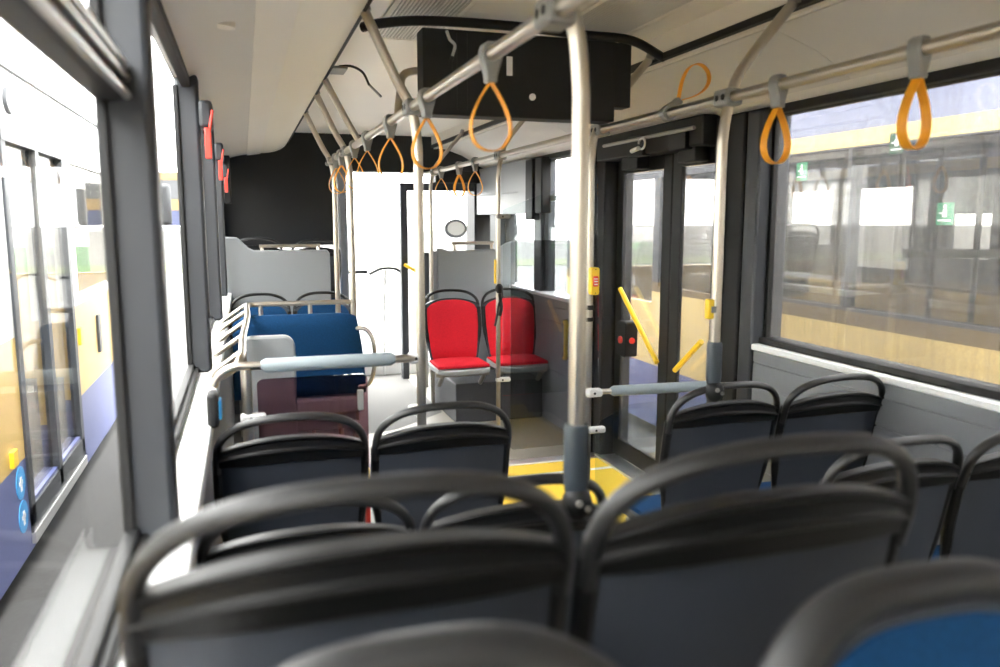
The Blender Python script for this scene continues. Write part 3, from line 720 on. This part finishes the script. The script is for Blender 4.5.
MB().cyl((-0.02, -0.0, 0.10), (-0.032, -0.0, 0.10), 0.022).build('button', REDP, t, 0.002)
MB().cyl((0.02, -0.055, 0.10), (0.02, -0.066, 0.10), 0.018).build('side_button', REDP, t, 0.002)
t = empty('tied_cord', (1.42, 4.49, 1.03)); tag(t, 'black cord knotted around the thin pole before the red seats', 'cord')
MB().sphere((0, -0.01, 0.07), 0.024, 0.024, 0.03).tube(bez([(0.0, -0.025, 0.09), (0.012, -0.025, 0.03), (-0.008, -0.022, -0.03), (-0.02, -0.02, -0.10), (-0.03, -0.02, -0.15)]), 0.007, 8).tube(bez([(0.0, -0.02, 0.04), (0.01, -0.02, -0.04), (0.0, -0.02, -0.09)]), 0.01, 8).build('knot', RUB, t)
o = MB().cyl((1.398, 4.49, 1.13), (1.398, 4.49, 1.27), 0.007, 8).build('yellow_tag', YEL); tag(o, 'thin yellow strip along the pole before the red seats', 'strip')
# belt strap between the seats at left
t = empty('belt_strap', (0.322, 2.32, 0.49)); tag(t, 'red and yellow belt strap hanging between the left pair of seats', 'strap')
MB().box(-0.007, 0.007, 0, 0.008, 0.0, 0.22).build('red_webbing', REDP, t); MB().box(-0.0075, 0.0075, -0.001, 0.009, 0.22, 0.275).build('yellow_end', YEL, t); MB().box(-0.0075, 0.0075, -0.001, 0.009, 0.17, 0.205).build('white_tag', WHITE, t)
t = empty('sill_button_box', (-0.115, 2.27, 0.96)); tag(t, 'small black box with a blue button on the left window sill', 'button box')
MB().box(0.0, 0.03, -0.03, 0.05, -0.02, 0.075).build('box', RUB, t, 0.01); MB().box(0.03, 0.038, -0.018, 0.035, 0.0, 0.055).build('button', STKB, t, 0.006)
t = empty('floor_sticker', (1.44, 3.84, 0.0045)); tag(t, 'oval white floor sticker with dark mark on yellow floor', 'sticker')
MB().prism([(0.07*math.cos(a*math.pi/12), 0.10*math.sin(a*math.pi/12)) for a in range(24)], lambda u, v, w_: (u, v, w_), 0, 0.001).build('disc', WHITE, t)
MB().prism([(-0.03, -0.01), (0.02, -0.045), (0.0, 0.0), (0.035, 0.02), (-0.01, 0.03)], lambda u, v, w_: (u, v, w_), 0.001, 0.0018).build('mark', RUB, t)

# door mechanism above the door
t = empty('door_mechanism', (2.04, 3.80, 1.90)); tag(t, 'exposed door drive with looped white cable above the door', 'door drive')
MB().box(0.0, 0.05, 0.12, 0.30, -0.06, 0.05).build('housing', RUB, t, 0.006); MB().box(0.0, 0.05, -0.32, -0.16, -0.06, 0.04).build('housing', RUB, t, 0.006)
pts = [(-0.012, 0.10+0.035*math.cos(a*math.pi/10), 0.0+0.028*math.sin(a*math.pi/10)) for a in range(18)]
MB().tube(pts, 0.006, 8).build('cable_loop', CLAMPW, t); MB().cyl((-0.01, 0.14, -0.02), (-0.01, 0.22, -0.03), 0.012).build('plug', CLAMPW, t)
MB().tube([(0.0, -0.4, 0.03), (0.0, 0.6, 0.03)], 0.01, 8).build('shaft', STEELD, t)

# front area: dashboard and cab counter
t = empty('driver_controls', (1.15, 7.60, 0.0)); tag(t, 'slim steering wheel rim and stalk silhouetted against the bright windscreen', 'controls')
MB().tube(bez([(-0.05, -0.12, 1.0), (0.06, -0.14, 1.05), (0.18, -0.14, 1.05), (0.24, -0.12, 1.02)]), 0.012, 8).build('steering_rim', FRAME, t)
MB().tube([(0.10, -0.13, 1.04), (0.10, 0.0, 0.6), (0.10, 0.06, 0.0)], 0.012, 8).build('column', WHITEP, t)
MB().box(-0.28, -0.05, -0.02, 0.02, 1.0, 1.03).build('ledge', FRAME, t, 0.005)
o = MB().box(1.50, 1.56, 6.95, 7.2, 0.55, 1.22).build('driver_side_post', FRAME, None, 0.02); tag(o, 'slim dark upright behind the thin pole left of the red seats', 'post')
MB().box(1.50, 1.54, 6.97, 7.18, 0.0, 0.56).build('foot', STEELD, o)
o = MB().tube([(1.41, 7.36, 1.09), (1.56, 7.25, 1.0)], 0.016, 10).build('assist_bar', YEL); tag(o, 'short yellow handle at the far front door post', 'handle')
t = empty('interior_mirror', (1.93, 7.45, 1.42)); tag(t, 'round pale mirror near the far windscreen', 'mirror')
MB().prism([(0.11*math.cos(a*math.pi/12), 0.09*math.sin(a*math.pi/12)) for a in range(24)], lambda u, v, w_: (u, w_, v), 0, 0.03).build('frame', WALLG, t, 0.008)
MB().prism([(0.085*math.cos(a*math.pi/12), 0.065*math.sin(a*math.pi/12)) for a in range(24)], lambda u, v, w_: (u, w_, v), -0.004, 0.0).build('face', WHITEP, t)
MB().tube([(0.0, 0.02, 0.08), (-0.05, 0.1, 0.45)], 0.008, 8).build('arm', WALLG, t)

# ------------------------------------------------------------------ outside
GZ = -0.36
FARY = mat('far_bus_ochre_paint', (0.16, 0.10, 0.03), 0.5)
FARB = mat('far_bus_blue_paint', (0.02, 0.026, 0.07), 0.5)
FARG = mat('far_bus_green_paint', (0.03, 0.12, 0.03), 0.5)
CONC = mat('pale_concrete', (0.07, 0.069, 0.067), 0.9, noise=0.1, nscale=2)
mb = MB(); mb.box(-60, 60, -60, 8.8, GZ-0.05, GZ); struct('ground', mb, ASPH)
def land(name, mb, m):
    o = mb.build(name, m); o['kind'] = 'structure'; return o
land('ground_front', MB().box(-80, 80, 8.8, 31, GZ-0.05, GZ), CONC)
land('grass_verge', MB().box(-80, 80, 31, 36, GZ-0.05, GZ+0.02), GRASS)
land('road_slope', MB().add([(-80, 36, GZ), (80, 36, GZ), (80, 42, 0.9), (-80, 42, 0.9), (-80, 36, GZ-2), (80, 36, GZ-2), (80, 42, GZ-2), (-80, 42, GZ-2)],
     [(0, 1, 2, 3), (4, 7, 6, 5), (0, 4, 5, 1), (1, 5, 6, 2), (2, 6, 7, 3), (3, 7, 4, 0)]), ROAD)
land('road_surface', MB().box(-80, 80, 42, 80, 0.8, 0.9), ROAD)

def neighbour(name, xs, sgn, y0, y1, label, bands, openings, far_open, roofm, gl):
    """xs: near side x, sgn: direction away from us, bands (z0,z1,mat), openings: list (ya,yb,za,zb) cut into the near side window zone"""
    t = empty(name, (xs, (y0+y1)/2, GZ)); tag(t, label, 'bus')
    ox, oy, oz = xs, (y0+y1)/2, GZ
    def B(nm, x0, x1, ya, yb_, z0, z1, m, bev=0.0, par=None):
        o = MB().box(min(x0, x1)-ox, max(x0, x1)-ox, ya-oy, yb_-oy, z0-oz, z1-oz).build(nm, m, t if par is None else par, bev); return o
    th = 0.08*sgn; W_ = 2.5*sgn
    def side(xa, ops, near):
        # fill around openings column by column
        ops = sorted(ops); cur = y0
        for (ya, yb_, za, zb) in ops:
            for (z0, z1, m) in bands:
                if ya > cur: B('side_panel', xa, xa+th, cur, ya, z0, z1, m)
                if z0 < za: B('side_panel', xa, xa+th, ya, yb_, z0, min(z1, za), m)
                if z1 > zb: B('side_panel', xa, xa+th, ya, yb_, max(z0, zb), z1, m)
            p = B('window_pane', xa+th*0.3, xa+th*0.5, ya, yb_, za, zb, gl if near else GLASS)
            cur = yb_
        for (z0, z1, m) in bands:
            if y1 > cur: B('side_panel', xa, xa+th, cur, y1, z0, z1, m)
    side(xs, openings, True)
    side(xs+W_-th, far_open, False)
    B('roof', xs+th, xs+W_-th, y0, y1, 2.30, 2.42, roofm, 0.05)
    B('bus_floor', xs+th, xs+W_-th, y0, y1, -0.1, 0.0, DKINT)
    B('end_wall', xs+th, xs+W_-th, y0, y0+0.08, 0.0, 2.3, DKINT)
    B('front_wall', xs+th, xs+W_-th, y1-0.08, y1, -0.2, 1.0, bands[1][2]); B('front_header', xs+th, xs+W_-th, y1-0.08, y1, 1.95, 2.3, bands[-1][2])
    return t, B

# left neighbour: white top, yellow then blue skirts, double door
LX = -1.15
bandsL = [(-0.25, 0.26, BUSB), (0.26, 0.90, BUSY), (0.90, 2.40, BUSW)]
tl, BL = neighbour('city_bus', LX, -1, -4.0, 8.6, 'white, yellow and blue city bus parked close outside the left windows', bandsL,
    [(-3.6, 1.3, 0.95, 1.95), (1.6, 4.4, 0.95, 1.95), (4.72, 5.38, 0.0, 1.92), (5.42, 6.1, 0.0, 1.92), (6.4, 8.2, 0.95, 1.9)],
    [(-3.6, 0.5, 0.8, 2.0), (0.7, 4.4, 0.8, 2.0), (4.6, 8.3, 0.5, 2.0)], BUSW, GLASSN)
for (a, b) in ((4.66, 4.74), (5.36, 5.44), (6.08, 6.16)): BL('door_post', LX+0.012, LX-0.04, a, b, -0.12, 1.95, FRAMEG)
BL('door_header', LX+0.015, LX-0.04, 4.66, 6.16, 1.90, 1.99, FRAMEG)
BL('door_sill', LX+0.02, LX-0.05, 4.66, 6.16, -0.22, -0.16, ALU); BL('door_sill', LX+0.012, LX-0.05, 4.66, 6.16, -0.16, -0.02, FRAMEG)
BL('roof_gutter', LX+0.02, LX, -4.0, 8.6, 2.28, 2.30, FRAMEG)
BL('marker_lamp', LX+0.02, LX, 6.25, 6.33, 0.62, 0.74, YEL); BL('marker_lamp', LX+0.02, LX, 4.38, 4.46, 0.28, 0.36, YEL)
BL('door_button', LX+0.02, LX, 7.0, 7.1, 0.45, 0.75, FRAMEG)
o = MB().prism([(0.10*math.cos(a*math.pi/12), 0.07*math.sin(a*math.pi/12)) for a in range(24)], lambda u, v, w_: (w_, u, v), 0, 0.02).build('roof_lamp', FRAMEG, tl); o.location = (0.0, 4.9-2.3, 2.12-GZ)
for k, zz in enumerate((0.16, -0.02)):
    o = MB().prism([(0.085*math.cos(a*math.pi/12), 0.085*math.sin(a*math.pi/12)) for a in range(24)], lambda u, v, w_: (w_, u, v), 0, 0.004).build('round_sticker', STKB, tl); o.location = (0.0, 4.53-2.3, zz-GZ)
    MB().box(0.004, 0.006, -0.015, 0.015, -0.045, 0.03).box(0.004, 0.006, -0.035, 0.03, -0.01, 0.01).build('sticker_mark', WHITE, o)
for yy in (0.2, 7.5):
    o = MB().cyl((-0.25, 0, 0), (0.0, 0, 0), 0.42, 28).build('wheel', RUB, tl); o.location = (-0.03, yy-2.3, 0.45)
o = MB().box(-0.13, 0.13, -0.05, 0.03, -0.22, 0.22).build('wing_mirror', FRAME, tl, 0.04); o.location = (0.30, 9.3-2.3, 1.66-GZ)
MB().tube(bez([(0.0, 0.0, 0.2), (-0.02, 0.0, 0.34), (-0.12, -0.1, 0.42), (-0.34, -0.75, 0.42)]), 0.012, 8).build('mirror_arm', FRAME, o)

# right neighbour
RX = 3.3
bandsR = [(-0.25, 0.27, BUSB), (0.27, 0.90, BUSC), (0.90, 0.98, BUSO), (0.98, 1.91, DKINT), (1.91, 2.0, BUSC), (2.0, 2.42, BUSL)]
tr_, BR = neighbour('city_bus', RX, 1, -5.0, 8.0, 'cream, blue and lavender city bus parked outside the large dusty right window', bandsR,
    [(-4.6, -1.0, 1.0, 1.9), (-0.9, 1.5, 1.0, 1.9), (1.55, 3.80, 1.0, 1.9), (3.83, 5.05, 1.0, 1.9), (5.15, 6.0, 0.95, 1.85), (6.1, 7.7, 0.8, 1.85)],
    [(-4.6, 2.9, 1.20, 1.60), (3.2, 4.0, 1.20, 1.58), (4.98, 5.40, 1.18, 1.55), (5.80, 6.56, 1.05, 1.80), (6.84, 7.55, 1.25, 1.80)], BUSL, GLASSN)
BR('engine_cover', RX+2.05, RX+2.4, 3.0, 3.9, 0.0, 1.15, DKINT, 0.03)
for (y_, z0, z1, lab) in ((3.47, 1.85, 1.95, 0), (3.13, 1.49, 1.57, 1), (4.22, 1.76, 1.83, 2)):
    w_ = 0.05
    o = MB().box(-0.004, 0.0, -w_, w_, -0.055, 0.055).build('exit_sign', GRN if lab else GRND); o.location = (RX-0.004, y_, (z0+z1)/2)
    tag(o, ['dark green exit sticker behind the nearest right strap', 'pale green exit sticker in the middle of the dusty right window', 'small green exit sticker next to the second right strap'][lab], 'exit sign')
    p = MB(); p.box(-0.006, -0.004, -0.038, 0.038, -0.036, -0.028).sphere((-0.005, 0.0, 0.035), 0.002, 0.010, 0.010, 10, 6).box(-0.006, -0.004, -0.012, 0.012, -0.015, 0.022).box(-0.006, -0.004, 0.01, 0.032, 0.0, 0.008)
    p.build('pictogram', WHITE, o)
BR('seat_podium', RX+0.6, RX+2.0, 1.6, 5.7, 0.0, 0.49, DKINT)
# seats inside the right neighbour
for i, (x, y, lab) in enumerate(((4.3, 2.95, 'dark seat arch inside the right neighbour bus at the window edge'), (4.75, 2.95, 'second dark seat arch inside the right neighbour bus at the window edge'),
                  (4.2, 5.35, 'dark seat inside the right neighbour bus, leftmost through the dusty window'), (4.3, 1.9, 'dark seat inside the right neighbour bus beyond the frame edge'))):
    put(pb, x, y, 0.50, 0, lab, 'seats inside the neighbouring bus')
o = MB().tube([(4.6, 4.45, 0.0), (4.6, 4.45, 2.3)], 0.02, 10).tube([(4.6, 4.1, 0.0), (4.6, 4.1, 2.3)], 0.02, 10).tube([(4.2, 4.3, 1.28), (5.0, 3.9, 1.28)], 0.03, 10).build('pole_frame', HOLD, tr_)
o.location = (-RX, -1.5, -GZ)

# far bus and green bus beyond the road
def farbus(x, y, L, rz, cols, label, z0=GZ):
    t = empty('city_bus', (x, y, z0), rz); tag(t, label, 'bus')
    z = 0.32
    for (nm, h, m) in cols:
        MB().box(-L/2, L/2, -1.25, 1.25, z, z+h).build(nm, m, t, 0.03); z += h
    for xx in (-L*0.33, L*0.3):
        o = MB().cyl((xx, -1.27, 0.48), (xx, -1.0, 0.48), 0.48, 24).build('wheel', RUB, t)
    return t
farbus(-8.2, 45, 12, 0.0, [('skirt', 0.75, FARB), ('body', 0.55, FARY), ('window_band', 0.95, DKINT), ('roof', 0.40, FARY)], 'blue and yellow bus far beyond the road, seen through the second left window', 0.9)
farbus(-6.6, 26.0, 4.5, 0.15, [('skirt', 0.80, FARG), ('body', 0.5, BUSW), ('window_band', 1.1, DKINT), ('roof', 0.3, BUSW)], 'green and white bus in the distance beyond the left parked bus')
